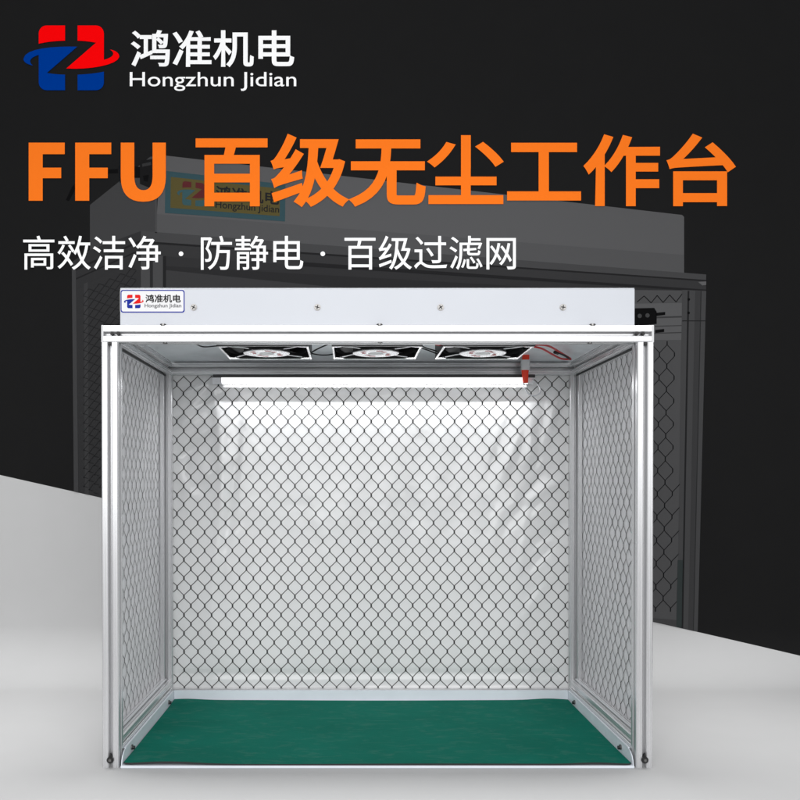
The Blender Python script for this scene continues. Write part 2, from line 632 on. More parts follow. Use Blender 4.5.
ink('post', [
    ([(682, 290), (706, 291), (697.5, gy(697.5)), (677, gy(677))], 'print_grey_72', 5),
    ([(695, 291), (701, 291), (693, gy(693)), (688, gy(688))], 'print_grey_62', 6),
    ([(687.4, 291), (689.2, 291), (683, gy(683)), (681.4, gy(681.4))], 'print_grey_40', 6),
    ([(700.4, 291), (701.4, 291), (693.6, gy(693.6)), (692.8, gy(692.8))], 'print_grey_48', 7),
    ([(677.5, 560), (683, 560), (681.4, gy(681.4)), (676.2, gy(676.2))], 'print_dim_teal', 6),
    ([(682, 320.5), (706, 320.5), (706, 321.3), (682, 321.3)], 'print_grey_40', 8),
    (arc(688.6, 299.5, 1.3, 0, 330, 9), 'print_grey_20', 8),
    (arc(688.4, 313, 1.3, 0, 330, 9), 'print_grey_20', 8),
])
ink('opening', [
    ([(164, 256), (700, 290.5), (690, 480), (164, 480)], 'print_grey_54', 1),
    ([(164, 266), (620, 292), (620, 300), (164, 300)], 'print_grey_48', 2),
    ([(164, 270), (420, 296), (420, 300), (164, 300)], 'print_grey_62', 3),
])
def ribbon(a, b, w):
    dx, dy = b[0] - a[0], b[1] - a[1]
    L = math.hypot(dx, dy) or 1
    nx, ny = -dy / L * w / 2, dx / L * w / 2
    return [(a[0] + nx, a[1] + ny), (b[0] + nx, b[1] + ny), (b[0] - nx, b[1] - ny), (a[0] - nx, a[1] - ny)]
lay = [([(72, 289), (141, 255), (141, gy(141) - .3), (74, gy(74) - .3)], 'print_grey_54', 1),
       ([(72, 268), (76, 266), (78.5, gy(78.5)), (74, gy(74))], 'print_grey_68', 6),
       ([(84, 284), (88, 282), (89, gy(89)), (85, gy(85))], 'print_grey_62', 3),]
for i in range(-2, 13):
    for j in range(-2, 30):
        x = 78 + i * 5.3
        yy = 285 + j * 9.0 + (4.5 if i % 2 else 0) - (x - 78) * .49 + (j * .32) * (x - 78) / 30
        a, b, c = (x, yy), (x + 5.0, yy + 4.0 - 2.6), (x - 5.0, yy + 4.0 + 2.6)
        for q in (b, c):
            if all(79 < p[0] < 140 and p[1] > 292 - (p[0] - 74) * .49 and p[1] < gy(p[0]) - 3 for p in (a, q)):
                lay.append((ribbon(a, q, .55), 'print_grey_40', 4))
ink('mesh_panel', lay)
lay = [([(620, 290), (683, 290.5), (677.5, gy(677.5)), (620, gy(620))], 'print_grey_80', 2),
       ([(620, 304), (682, 303), (682, 340), (620, 340)], 'print_grey_92', 3),
       ([(620, 318), (682, 316), (682, 317.5), (620, 319.5)], 'print_grey_62', 4),
       ([(620, 327), (682, 325), (682, 326), (620, 328)], 'print_grey_68', 4),
       ([(620, 334), (682, 332), (682, 333), (620, 335)], 'print_grey_62', 4),
       ([(652, 618), (678, 620), (677.5, gy(677.5) - .2), (652, gy(652) - .2)], 'print_grey_68', 5)]
zig = [(637, 302), (644, 296), (651, 303), (657, 295.5), (663, 302.5), (669.5, 295), (676, 302), (682, 294)]
for a, b in zip(zig, zig[1:]):
    lay.append((ribbon(a, b, .8), 'print_grey_30', 5))
for i in range(-1, 4):
    for j in range(0, 26):
        x = 652 + i * 15.0 - j * .18 + (7.5 if j % 2 else 0)
        yy = 343 + j * 11.6
        a0, a1 = (x, yy - 1.8), (x, yy + 1.8)
        for q in ((x + 7.5, yy + 9.8), (x - 7.5, yy + 9.8)):
            if 645 < x < 680 and 645 < q[0] < 680.5 - j * .2 and q[1] < 617:
                lay.append((ribbon(a1, q, .65), 'print_grey_30', 5))
        if 645 < x < 677 - j * .2 and yy < 616:
            lay.append((ribbon(a0, a1, 1.1), 'print_grey_30', 5))
ink('mesh_panel', lay)
ink('connector', [
    ([(630, 308.5), (654, 308), (656.5, 312), (656.5, 324), (630, 326)], 'print_grey_20', 7),
    ([(656, 313), (665, 312), (665, 315), (656, 316)], 'print_grey_20', 7),
    ([(655, 330), (664, 329), (664, 332), (655, 333)], 'print_grey_20', 7),
    (arc(639.5, 316, 2.2, 0, 330, 10), 'print_grey_68', 8),
    (arc(647.3, 315.5, 2.2, 0, 330, 10), 'print_grey_68', 8),
])

# ------------------------------------------------------------------ lettering on the backdrop (cut vinyl, stuck on)
YV = WALL - .0020
VT = .0003
mb = MB()
fit_logo = lambda u, v: (10 + u / 5.333, 10 + v / 5.333)
emblem(mb, fit_logo, M['red_vinyl'], M['blue_vinyl'], YV, VT, on_wall)
tag(mb.build('emblem'), 'red and blue emblem of a Z in a rounded square, stuck on the charcoal backdrop', 'emblem')
mb = MB()
put_glyphs(mb, '鸿准机电', (131, 294.3, 30.5, 67.6), M['white_vinyl'], YV, VT, .017, on_wall)
tag(mb.build('company_lettering'), 'bold white lettering 鸿准机电 beside the red and blue emblem', 'lettering')
mb = MB()
put_glyphs(mb, 'Hongzhun Jidian', (130, 296.3, 72.5, 91.3), M['white_vinyl'], YV, VT, .0025, on_wall)
tag(mb.build('company_lettering'), 'small white lettering Hongzhun Jidian under the bold white Chinese name', 'lettering')
mb = MB()
for poly in ([(29, 143), (65, 143), (65, 154.5), (43, 154.5), (43, 168), (61.5, 168), (61.5, 178.5), (43, 178.5), (43, 201), (29, 201)],
             [(75.5, 143), (111.5, 143), (111.5, 154.5), (89.5, 154.5), (89.5, 168), (108, 168), (108, 178.5), (89.5, 178.5), (89.5, 201), (75.5, 201)],
             [(121, 143), (134.5, 143), (134.5, 176)] + bez((134.5, 176), (134.5, 190.5), (143.7, 190.5)) + bez((143.7, 190.5), (152.8, 190.5), (152.8, 176)) + [(152.8, 143), (166, 143), (166, 177)]
             + bez((166, 177), (166, 202), (143.5, 202)) + bez((143.5, 202), (121, 202), (121, 177))):
    q = []
    for p in poly:
        if not q or p != q[-1]:
            q.append(p)
    if q[0] == q[-1]:
        q.pop()
    put_poly(mb, q, M['orange_vinyl'], YV, VT, on_wall)
put_glyphs(mb, '百级无尘工作台', (195.8, 735.5, 134, 207.5), M['orange_vinyl'], YV, VT, .024, on_wall)
tag(mb.build('headline_lettering'), 'large orange headline lettering FFU 百级无尘工作台 across the charcoal backdrop', 'lettering')
for txt, bx, lab in (('高效洁净', (23.5, 161, 236, 270), 'thin white lettering 高效洁净, first phrase below the orange headline'),
                     ('防静电', (201, 303.3, 236, 270), 'thin white lettering 防静电, short middle phrase below the orange headline'),
                     ('百级过滤网', (344.5, 515.7, 236, 270), 'thin white lettering 百级过滤网, last phrase below the orange headline')):
    mb = MB()
    put_glyphs(mb, txt, bx, M['white_vinyl'], YV, VT, .004, on_wall)
    tag(mb.build('subtitle_lettering'), lab, 'lettering')
for cx, lab in ((181.2, 'small white dot after the first white phrase, first of two dots'), (322.8, 'small white dot before the last white phrase, second of two dots')):
    mb = MB()
    put_poly(mb, arc(cx, 254, 2.3, 0, 345, 23), M['white_vinyl'], YV, VT, on_wall)
    tag(mb.build('separator_dot'), lab, 'dot')

# ------------------------------------------------------------------ the clean bench
BEN = tag(empty('clean_bench', (0, .24, 0)),
          'white and aluminium clean air work bench with mesh curtain walls, fans and lit tube', 'clean bench')
PI_ = Matrix.Translation(BEN.location).inverted()
def part(mb, name, parent=BEN, smooth=None, normals=True):
    ob = mb.build(name, None, smooth, normals)
    ob.parent = parent
    if parent is BEN:
        ob.matrix_parent_inverse = PI_
    return ob

W2 = .5                      # half width
D = .456                     # front face of rear posts
T = .030                     # profile size
H = .803                     # top of frame
def slot_profile(cx, cy):
    """30 mm slotted extrusion outline, counter-clockwise"""
    h = T / 2
    g, w, c = .0032, .0018, .0016
    side = []
    # one side (facing -y) from left corner to right corner
    left = [(-h + c, -h), (-g - .0014, -h), (-g, -h + .0014), (-g, -h + w), (-g - .0030, -h + w + .0012), (-g - .0030, -h + .0068), (-.0016, -h + .0104)]
    base = left + [(-x, y) for x, y in left[::-1]]
    for k in range(4):
        a = k * math.pi / 2
        ca, sa = math.cos(a), math.sin(a)
        side += [(cx + x * ca - y * sa, cy + x * sa + y * ca) for x, y in base]
    return side

for sx in (-1, 1):
    for y in (T / 2, D + T / 2):
        mb = MB()
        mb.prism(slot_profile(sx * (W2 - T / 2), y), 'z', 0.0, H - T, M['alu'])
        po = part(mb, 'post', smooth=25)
        if y < .1:
            k = MB()
            k.cyl((sx * (W2 - T / 2), -.0045, .0155), (sx * (W2 - T / 2), .004, .0155), .0062, M['black'], n=20, bev=.001)
            k.cyl((sx * (W2 - T / 2), -.0052, .0155), (sx * (W2 - T / 2), -.0044, .0155), .0028, M['steel'], n=6)
            k.prism([(sx * (W2 - T / 2) - .0022, .0215), (sx * (W2 - T / 2) + .0022, .0215), (sx * (W2 - T / 2), .0275)], 'y', -.002, .004, M['black'])
            part(k, 'bolt', po, 30)
            k = MB()
            k.box(sx * (W2 - T / 2) - .003, sx * (W2 - T / 2) + .003, .001, .006, H - T - .0045, H - T - .0006, M['slotdark'])
            part(k, 'slot_plug', po)

for y in (T / 2, D + T / 2):
    mb = MB()
    c = [(cy, cz) for cy, cz in slot_profile(y, H - T / 2)]
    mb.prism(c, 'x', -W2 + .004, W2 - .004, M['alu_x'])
    be = part(mb, 'beam', smooth=25)
    if y < .1:
        for sx in (-1, 1):
            k = MB()
            k.box(sx * W2 - (.004 if sx > 0 else 0), sx * W2 + (0 if sx > 0 else .004), -.0006, T + .0006, H - T - .0006, H + .0006, M['cap'], .0008)
            part(k, 'end_cap', be)
            for dx in (.019, .030):
                k = MB()
                k.cyl((sx * (W2 - dx), -.0004, H - T / 2), (sx * (W2 - dx), .006, H - T / 2), .0028, M['slotdark'], n=12)
                part(k, 'set_screw', be, 30)
        for px in (-.386, .005, .386):
            k = MB()
            k.cyl((px, .008, H - T - .0015), (px, .008, H - T + .002), .0042, M['steel'], n=12)
            k.cyl((px, .008, H - T - .0018), (px, .008, H - T - .0014), .002, M['slotdark'], n=6)
            part(k, 'bolt', be, 30)
    else:
        for sx in (-1, 1):
            k = MB()
            k.box(sx * W2 - (.004 if sx > 0 else 0), sx * W2 + (0 if sx > 0 else .004), D - .0006, D + T + .0006, H - T - .0006, H + .0006, M['cap'], .0008)
            part(k, 'end_cap', be)
# bottom rear rail, and side rails (top and bottom)
mb = MB()
mb.prism(slot_profile(D + T / 2, T / 2), 'x', -W2 + T, W2 - T, M['alu_x'])
part(mb, 'beam', smooth=25)
for sx in (-1, 1):
    for z in (H - T / 2, .0375):
        mb = MB()
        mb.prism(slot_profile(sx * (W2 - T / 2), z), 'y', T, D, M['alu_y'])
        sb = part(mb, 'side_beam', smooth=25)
        k = MB()
        zz = z - T / 2 if z > .4 else z + T / 2
        dz = -.0022 if z > .4 else .0030
        k.box(sx * (W2 - T / 2) - .0022, sx * (W2 - T / 2) + .0022, T + .002, D - .002, min(zz, zz + dz), max(zz, zz + dz), M['rubber'] if z > .4 else M['gasket'])
        part(k, 'gasket', sb)

# ---- curtain films with the printed diamond lattice
def sm(x):
    return math.exp(-x * x)
rc = random.Random(21)
CREASES = [(rc.choice((-1, 1)) * rc.uniform(.27, .45), rc.uniform(.22, .72), rc.uniform(.5, 2.4), rc.uniform(.006, .012), rc.uniform(.02, .06), rc.choice((-1, 1)) * rc.uniform(.0008, .0022)) for _ in range(34)]
CREASES += [(rc.uniform(-.25, .25), rc.uniform(.12, .66), rc.uniform(1.2, 1.9), rc.uniform(.008, .016), rc.uniform(.04, .09), rc.choice((-1, 1)) * rc.uniform(.0004, .0010)) for _ in range(16)]
def fold_back(x, z):
    y = .0018 * math.sin(7 * x + 2.1 * z) + .0012 * math.sin(19 * x - 6 * z + 1.3) * (.4 + z)
    y *= min(1, max(.12, (.70 - z) / .12))
    # creases left: a long vertical one, short slanting ones above it
    y += -.0065 * sm((x + .365 + .012 * math.sin(9 * z)) / .013) * sm((z - .50) / .22)
    y += .0040 * sm((x + .338 + .02 * math.sin(7 * z)) / .012) * sm((z - .47) / .22)
    for k, (ax, az, s_) in enumerate(((-.43, .735, 1.0), (-.40, .70, -.8), (-.44, .67, .9), (-.39, .645, .7), (-.42, .60, -.7), (-.37, .55, .8))):
        u = (x - ax) * .83 + (z - az) * .55
        v = -(x - ax) * .55 + (z - az) * .83
        y += -.0052 * s_ * sm(v / .0085) * sm(u / .05)
    # creases right
    for k, (ax, az, s_, an) in enumerate(((.33, .58, 1.0, 1.2), (.36, .47, -.9, 1.0), (.41, .50, 1.0, .5), (.38, .62, .8, 1.5), (.43, .40, -.8, .6), (.30, .42, .7, 1.35), (.43, .68, .8, 1.3), (.36, .34, .6, 1.4))):
        u = (x - ax) * math.cos(an) + (z - az) * math.sin(an)
        v = -(x - ax) * math.sin(an) + (z - az) * math.cos(an)
        y += -.0036 * s_ * sm(v / .012) * sm(u / .075)
    for (ax, az, an, w_, l_, s_) in CREASES:
        if abs(x - ax) < .12 and abs(z - az) < .12:
            u = (x - ax) * math.cos(an) + (z - az) * math.sin(an)
            v = -(x - ax) * math.sin(an) + (z - az) * math.cos(an)
            y += s_ * sm(v / w_) * sm(u / l_)
    # fold line running along just above the tray
    y += .0045 * sm((z - .062) / .008) + .0020 * sm((z - .035) / .012)
    # faint vertical ripples
    y += .0009 * math.sin(62 * x + 3 * math.sin(5 * z)) * (.25 + .75 * sm((x - .1) / .2)) * min(1, max(0, (.69 - z) / .08))
    # held in the slots at the edges
    e = min(1, (.475 - abs(x)) / .03) * min(1, (.775 - z) / .03) * min(1, max(0, (z - .018) / .02))
    return 1.3 * y * max(0, e)
def fold_side(t, z, s):
    y = .002 * math.sin(11 * t + 3 * z + s) + .0012 * math.sin(27 * t - 9 * z + s * 2)
    for k in range(5):
        at, az, an = .12 + .06 * k, .16 + .09 * ((k * 3 + (s > 0) * 2) % 5), 1.2 + .2 * k
        u = (t - at) * math.cos(an) + (z - az) * math.sin(an)
        v = -(t - at) * math.sin(an) + (z - az) * math.cos(an)
        y += .0035 * (1 if k % 2 else -1) * sm(v / .014) * sm(u / .07)
    e = min(1, max(0, (t - .032) / .03)) * min(1, max(0, (.454 - t) / .03)) * min(1, max(0, (.770 - z) / .03)) * min(1, max(0, (z - .054) / .02))
    return .5 * y * max(0, e)

def lattice(u0, u1, v0, v1, p, q, pu, pv, link, w, wl, place, m):
    """diamond lattice with short vertical links, clipped to a rectangle; place(u, v) gives the point on the film"""
    mb = MB()
    def clip(a, b):
        t0, t1 = 0.0, 1.0
        dx, dy = b[0] - a[0], b[1] - a[1]
        for d_, n_, lo_, hi_ in ((dx, a[0], u0, u1), (dy, a[1], v0, v1)):
            if abs(d_) < 1e-9:
                if n_ < lo_ or n_ > hi_:
                    return None
                continue
            ta, tb = (lo_ - n_) / d_, (hi_ - n_) / d_
            if ta > tb:
                ta, tb = tb, ta
            t0, t1 = max(t0, ta), min(t1, tb)
        if t0 >= t1:
            return None
        return (a[0] + dx * t0, a[1] + dy * t0), (a[0] + dx * t1, a[1] + dy * t1)
    def seg(a, b, ww, parts=3):
        c = clip(a, b)
        if not c:
            return
        a, b = c
        L = math.hypot(b[0] - a[0], b[1] - a[1])
        if L < 1e-5:
            return
        nx, ny = -(b[1] - a[1]) / L * ww / 2, (b[0] - a[0]) / L * ww / 2
        prev = None
        for k in range(parts + 1):
            t = k / parts
            x, y = a[0] + (b[0] - a[0]) * t, a[1] + (b[1] - a[1]) * t
            cur = (mb.bm.verts.new(place(x + nx, y + ny)), mb.bm.verts.new(place(x - nx, y - ny)))
            if prev:
                mb._done([mb.bm.faces.new((prev[0], cur[0], cur[1], prev[1]))], m)
            prev = cur
    i0, i1 = int((u0 - pu) / p) - 2, int((u1 - pu) / p) + 2
    j0, j1 = int((v0 - pv) / q) - 2, int((v1 - pv) / q) + 2
    for j in range(j0, j1 + 1):
        for i in range(i0, i1 + 1):
            for h_ in (0, 1):
                x = pu + (i + .5 * h_) * p
                z = pv + (j + .5 * h_) * q
                top, bot = z + link / 2, z - link / 2
                seg((x, top), (x, bot), wl, 1)
                # rounded shoulders: leave the link a little sideways
                for s_ in (-1, 1):
                    ex, ez = x + s_ * p / 2, z - q / 2 + link / 2
                    seg((x, bot), (ex, ez), w)
    return mb

YF = D + T / 2
mb = MB()
mb.grid(150, 110, lambda a, b: (-.477 + .954 * a, YF + fold_back(-.477 + .954 * a, .018 + .757 * b), .018 + .757 * b), M['film'])
film = part(mb, 'curtain_panel', smooth=180)
film['label'] = 'creased milky back curtain printed with black diamond mesh'
def pb(x, z):
    return (x, YF + fold_back(x, z) - .0012, z)
NX = (343.5 - PX) * (YF - CY) / F + CX
NZ = CZ + (PY - 421.5) * (YF - CY) / F
PPX, PPZ = 13.87 * (YF - CY) / F, 18.42 * (YF - CY) / F
part(lattice(-.470, .470, .020, .772, PPX, PPZ, NX, NZ, PPZ * .14, .0016, .0034, pb, M['line']), 'mesh_print', film, normals=False)
for sx in (-1, 1):
    mb = MB()
    xf = sx * (W2 + .0009)
    mb.grid(60, 100, lambda a, b: (xf + fold_side(.004 + .478 * a, .006 + .785 * b, sx), .004 + .478 * a, .006 + .785 * b), M['film_side'])
    fs = part(mb, 'curtain_panel', smooth=180)
    def ps(t, z):
        return (xf + fold_side(t, z, sx) - sx * .0012, t, z)
    part(lattice(.006, .480, .010, .786, .0328, .0436, .031, .0 if sx > 0 else .012, .0065, .0018, .0034, ps, M['line']), 'mesh_print', fs, normals=False)
# ---- housing with fans underneath
mb = MB()
HY0, HY1, HX = .014, D + T - .006, .4695
HT = .872
sh = .0015
mb.box(-HX, HX, HY0, HY0 + sh, H + .0012, HT, M['paint'], .0005)                     # front face
mb.box(-HX, HX, HY1 - sh, HY1, H + .0012, HT, M['paint'], .0005)
mb.box(-HX, -HX + sh, HY0 + sh + .0002, HY1 - sh - .0002, H + .0012, HT - .0002, M['paint'])
mb.box(HX - sh, HX, HY0 + sh + .0002, HY1 - sh - .0002, H + .0012, HT - .0002, M['paint'])
mb.box(-HX + .0003, HX - .0003, HY0 + .0003, HY1 - .0003, HT + .0002, HT + .0018, M['paint'], .0005)
hous = part(mb, 'housing')
# ceiling plate: shallow folded sheet, plateau above the fans
mb = MB()
x0, x1, y0, y1, zc = -.471, .471, .016, D + .014, H + .0004
ix0, ix1, iy0, iy1, zi = -.345, .345, .030, D - .105, H + .020
O = [(x0, y0, zc), (x1, y0, zc), (x1, y1, zc), (x0, y1, zc)]
I = [(ix0, iy0, zi), (ix1, iy0, zi), (ix1, iy1, zi), (ix0, iy1, zi)]
for k in range(4):
    mb.quad([O[k], O[(k + 1) % 4], I[(k + 1) % 4], I[k]], M['zinc'])
mb.quad(I, M['zinc'])
bmesh.ops.remove_doubles(mb.bm, verts=mb.bm.verts[:], dist=1e-5)
part(mb, 'ceiling_plate')
# housing screws
for px in (194, 317.5, 440.5, 562.5):
    X = (px - PX) * 1.514 / F + CX
    k = MB()
    z = .8385
    k.cyl((X, HY0 - .0022, z), (X, HY0 + .001, z), .0062, M['steel'], n=24, bev=.0012)
    ra = random.uniform(0, 1.5)
    for a in (ra, ra + math.pi / 2):
        rot = Matrix.Rotation(a, 3, 'Y')
        k.box(X - .0040, X + .0040, HY0 - .0026, HY0 - .0021, z - .0008, z + .0008, M['slotdark'], rot=rot, pivot=Vector((X, HY0, z)))
    part(k, 'screw', hous, 30)
# small bolts at the foot of the housing
for px in (163.5, 379.5, 592):
    X = (px - PX) * 1.506 / F + CX
    k = MB()
    k.cyl((X, .0065, H), (X, .0065, H + .0038), .0058, M['steel'], n=16, bev=.001)
    k.cyl((X - .0035, .0015, H + .0022), (X - .0035, .0030, H + .0022), .0012, M['slotdark'], n=8)
    k.cyl((X + .0035, .0015, H + .0022), (X + .0035, .0030, H + .0022), .0012, M['slotdark'], n=8)
    part(k, 'bolt', hous, 30)
# nameplate on the housing
SW = 1.5 + HY0
def on_sign(px, py):
    return (px - PX) * SW / F + CX, CZ + (PY - py) * SW / F
def rrect(x0, x1, y0, y1, r):
    return arc(x1 - r, y0 + r, r, -90, 0, 5) + arc(x1 - r, y1 - r, r, 0, 90, 5) + arc(x0 + r, y1 - r, r, 90, 180, 5) + arc(x0 + r, y0 + r, r, 180, 270, 5)
mb = MB()
put_poly(mb, rrect(120.6, 185.6, 289.9, 313.6, 2.6), M['sign_white'], HY0 - .0001, .0004, on_sign)
put_poly(mb, rrect(121.1, 185.1, 290.4, 313.1, 2.4), M['sign_blue'], HY0 - .0006, .0002, on_sign)
put_poly(mb, rrect(122.2, 184.0, 291.5, 312.0, 1.8), M['sign_white'], HY0 - .0009, .0002, on_sign)
fit2 = lambda u, v: (124.6 + (u - 74) / 509 * 19.6, 295.3 + (v - 85) / 345 * 13.4)
emblem(mb, fit2, M['logo_red_small'], M['sign_blue'], HY0 - .0012, .0002, on_sign)
put_glyphs(mb, '鸿准机电', (146.0, 181.2, 295.0, 303.2), M['ink'], HY0 - .0012, .0002, .022, on_sign)
put_glyphs(mb, 'Hongzhun Jidian', (145.2, 181.8, 304.2, 309.0), M['ink_grey'], HY0 - .0012, .0002, .01, on_sign)
part(mb, 'nameplate', hous)

# ---- fans
def fan(cx, cy, z):
    """axial fan hanging below the ceiling plate; z is the height of its lower rim"""
    S = .086
    def P(x, y, zz):
        return (cx + x, cy + y, zz)
    mb = MB()
    # square body as four walls round a duct
    top = H + .0195
    t_ = .004
    mb.box(cx - S, cx + S, cy - S, cy - S + t_, z + .003, top, M['black'])
    mb.box(cx - S, cx + S, cy + S - t_, cy + S, z + .003, top, M['black'])
    mb.box(cx - S, cx - S + t_, cy - S + t_ + .0002, cy + S - t_ - .0002, z + .003, top, M['black'])
    mb.box(cx + S - t_, cx + S, cy - S + t_ + .0002, cy + S - t_ - .0002, z + .003, top, M['black'])
    mb.box(cx - S + t_ + .0002, cx + S - t_ - .0002, cy - S + t_ + .0002, cy + S - t_ - .0002, top - .003, top - .0004, M['black'])
    # duct ring
    n = 48
    for r0_, z0, z1 in ((.079, z + .004, top - .004),):
        ra = [mb.bm.verts.new(P(r0_ * math.cos(2 * math.pi * k / n), r0_ * math.sin(2 * math.pi * k / n), z0)) for k in range(n)]
        rb = [mb.bm.verts.new(P(r0_ * math.cos(2 * math.pi * k / n), r0_ * math.sin(2 * math.pi * k / n), z1)) for k in range(n)]
        mb._done([mb.bm.faces.new((ra[k], ra[(k + 1) % n], rb[(k + 1) % n], rb[k])) for k in range(n)], M['black'])
    body = part(mb, 'fan', smooth=30, normals=False)
    # bright rim
    k = MB()
    w = .0042
    for (a0, a1, b0, b1, mm) in ((-S, S, S - w, S, 'chrome'), (-S, S, -S, -S + .0115, 'black'), (-S, -S + w, -S + .0117, S - w - .0002, 'chrome'), (S - w, S, -S + .0117, S - w - .0002, 'chrome')):
        k.box(cx + a0, cx + a1, cy + b0, cy + b1, z, z + .0029, M[mm], .0006)
    part(k, 'rim', body)
    # corner plates, curved to the duct
    for sx in (-1, 1):
        for sy in (-1, 1):
            k = MB()
            e = S - w - .0004
            g = .062
            pts = [(cx + sx * e, cy + sy * e), (cx + sx * e, cy + sy * g)]
            for q in range(1, 6):
                t = q / 6
                ang = math.atan2(g, e) + t * (math.atan2(e, g) - math.atan2(g, e))
                rr = math.hypot(e, g) - .006 * math.sin(math.pi * t)
                pts.append((cx + sx * rr * math.cos(ang), cy + sy * rr * math.sin(ang)))
            pts.append((cx + sx * g, cy + sy * e))
            k.prism(pts, 'z', z + .0004, z + .0024, M['chrome'])
            part(k, 'corner_plate', body)
    # struts from the motor to the corners
    for a in (45, 135, 225, 315):
        k = MB()
        ca, sa = math.cos(R(a + 4)), math.sin(R(a + 4))
        cb, sb_ = math.cos(R(a)), math.sin(R(a))
        k.tube([P(.040 * ca, .040 * sa, z + .004), P(.066 * ca, .066 * sa, z + .0035), P(.094 * cb, .094 * sb_, z + .003)], .0019, M['chrome'], 8)
        part(k, 'strut', body, 60)
    # blades
    for b in range(7):
        k = MB()
        a0 = b * 2 * math.pi / 7
        def blade(u, v):
            r = .040 + u * .036
            a = a0 + (v - .5) * .72 + u * .18
            return P(r * math.cos(a), r * math.sin(a), z + .0125 + (v - .5) * .010)
        k.grid(6, 4, blade, M['black'])
        part(k, 'blade', body, 180)
    # motor hub with printed label
    k = MB()
    k.cyl(P(0, 0, z + .0215), P(0, 0, z + .0005), .0455, M['black'], n=48)
    k.cyl(P(0, 0, z + .0012), P(0, 0, z - .0016), .0460, M['hub'], n=48, bev=.0008)
    part(k, 'hub', body, 30)
    k = MB()
    for a in range(0, 360, 30):
        if (a // 30) % 3 == 2:
            continue
        r0_, r1_ = (.030, .036) if (a // 30) % 2 else (.021, .0275)
        A = [(cx + r0_ * math.cos(R(a + d_)), cy + r0_ * math.sin(R(a + d_))) for d_ in (0, 7, 14, 21)]
        B = [(cx + r1_ * math.cos(R(a + d_)), cy + r1_ * math.sin(R(a + d_))) for d_ in (21, 14, 7, 0)]
        k.prism(A + B, 'z', z - .0017, z - .0020, M['redprint'])
    k.cyl(P(0, 0, z - .0017), P(0, 0, z - .0021), .015, M['sign_white'], n=32)
    part(k, 'hub_label', body)
    return body

FANX = (-.2155, .0015, .2140)
fan0 = fan(FANX[0], .148, .7765)
def copy_tree(o, parent, dx):
    c = o.copy()
    COL.objects.link(c)
    c.parent = parent
    if parent is BEN:
        c.matrix_parent_inverse = PI_
        c.location.x += dx
    for ch in list(o.children):
        copy_tree(ch, c, 0)
    return c
for fx in FANX[1:]:
    copy_tree(fan0, BEN, fx - FANX[0])

# ---- wiring under the ceiling
def at(px, py, y):
    d = y - CY
    return ((px - PX) * d / F + CX, y, CZ + (PY - py) * d / F)
wires = [
    [at(311, 353, .20), at(317, 349.5, .19), at(325, 345.8, .16), at(333, 342.5, .13)],
    [at(311, 353.5, .21), at(319, 355, .215), at(327, 355.2, .215), at(335, 354, .21)],
    [at(420, 345.5, .17), at(427, 348.5, .18), at(434, 350.5, .19), at(440, 352.5, .20)],
    [at(420, 348, .18), at(428, 350.5, .19), at(438, 354.5, .20)],
    [at(190, 339, .10), at(196, 344, .20), at(204, 347, .24), at(219, 346, .16)],
]
for w in wires:
    mb = MB()
    mb.tube(w, .0014, M['rubber'], 8)
    part(mb, 'wire', smooth=60)
for w in ([at(532, 345.5, .16), at(540, 345.0, .18), at(549, 346.5, .22), at(559, 352, .28), at(570, 358.6, .36)],
          [at(532, 346.5, .17), at(542, 349, .20), at(552, 354.5, .27), at(561, 358.8, .33), at(570.5, 359.4, .365)]):
    mb = MB()
    mb.tube(w, .0021, M['redwire'], 8)
    part(mb, 'wire', smooth=60)
mb = MB()
mb.tube([at(555.5, 352.6, .27), at(560, 353.8, .29), at(565, 356.2, .32), at(569.5, 359.0, .36)], .0022, M['rubber'], 8)
mb.tube([at(554.5, 352.4, .268), at(557.5, 353.3, .28)], .0036, M['rubber'], 8)
part(mb, 'connector', smooth=60)
mb = MB()
mb.tube([at(433, 343.2, .1), at(437, 345, .11), at(440.5, 345.4, .12)], .0018, M['redwire'], 8)
part(mb, 'wire', smooth=60)

# ---- lamp under the rear beam
LY = .437
lx0, lx1 = (213 - PX) * (LY - CY) / F + CX, (532 - PX) * (LY - CY) / F + CX
mb = MB()
mb.box(lx0 + .002, lx1 + .004, LY - .0135, LY + .0155, .7632, .7700, M['black'], .0006)        # mounting rail
mb.box(lx0 + .020, lx1 - .010, LY + .0125, LY + .0150, .7510, .7630, M['end'], .0006)         # rear lip of the reflector
mb.box(lx0 + .023, lx1 - .013, LY + .0050, LY + .0058, .7424, .7485, M['cap'])                # thin edge added to cut the strip's light off the upper curtain
bar = part(mb, 'lamp')
mb = MB()
pts = [(LY + .0100, .7629), (LY - .0100, .7629)] + [(LY - .010 * math.cos(R(a)), .7595 - .0105 * math.sin(R(a))) for a in range(0, 181, 15)]
mb.prism(pts, 'x', lx0 + .022, lx1 - .012, M['tube'])
part(mb, 'diffuser', bar, 40)
for a, b in ((lx0, lx0 + .0218), (lx1 - .0118, lx1 + .002)):
    k = MB()
    pts2 = [(LY + (y - LY) * 1.04, .757 + (z - .757) * 1.03) for y, z in pts if z < .7620]
    k.prism([(LY + .0108, .7630), (LY - .0108, .7630)] + pts2, 'x', a, b, M['end'])
    part(k, 'end_cap', bar, 40)
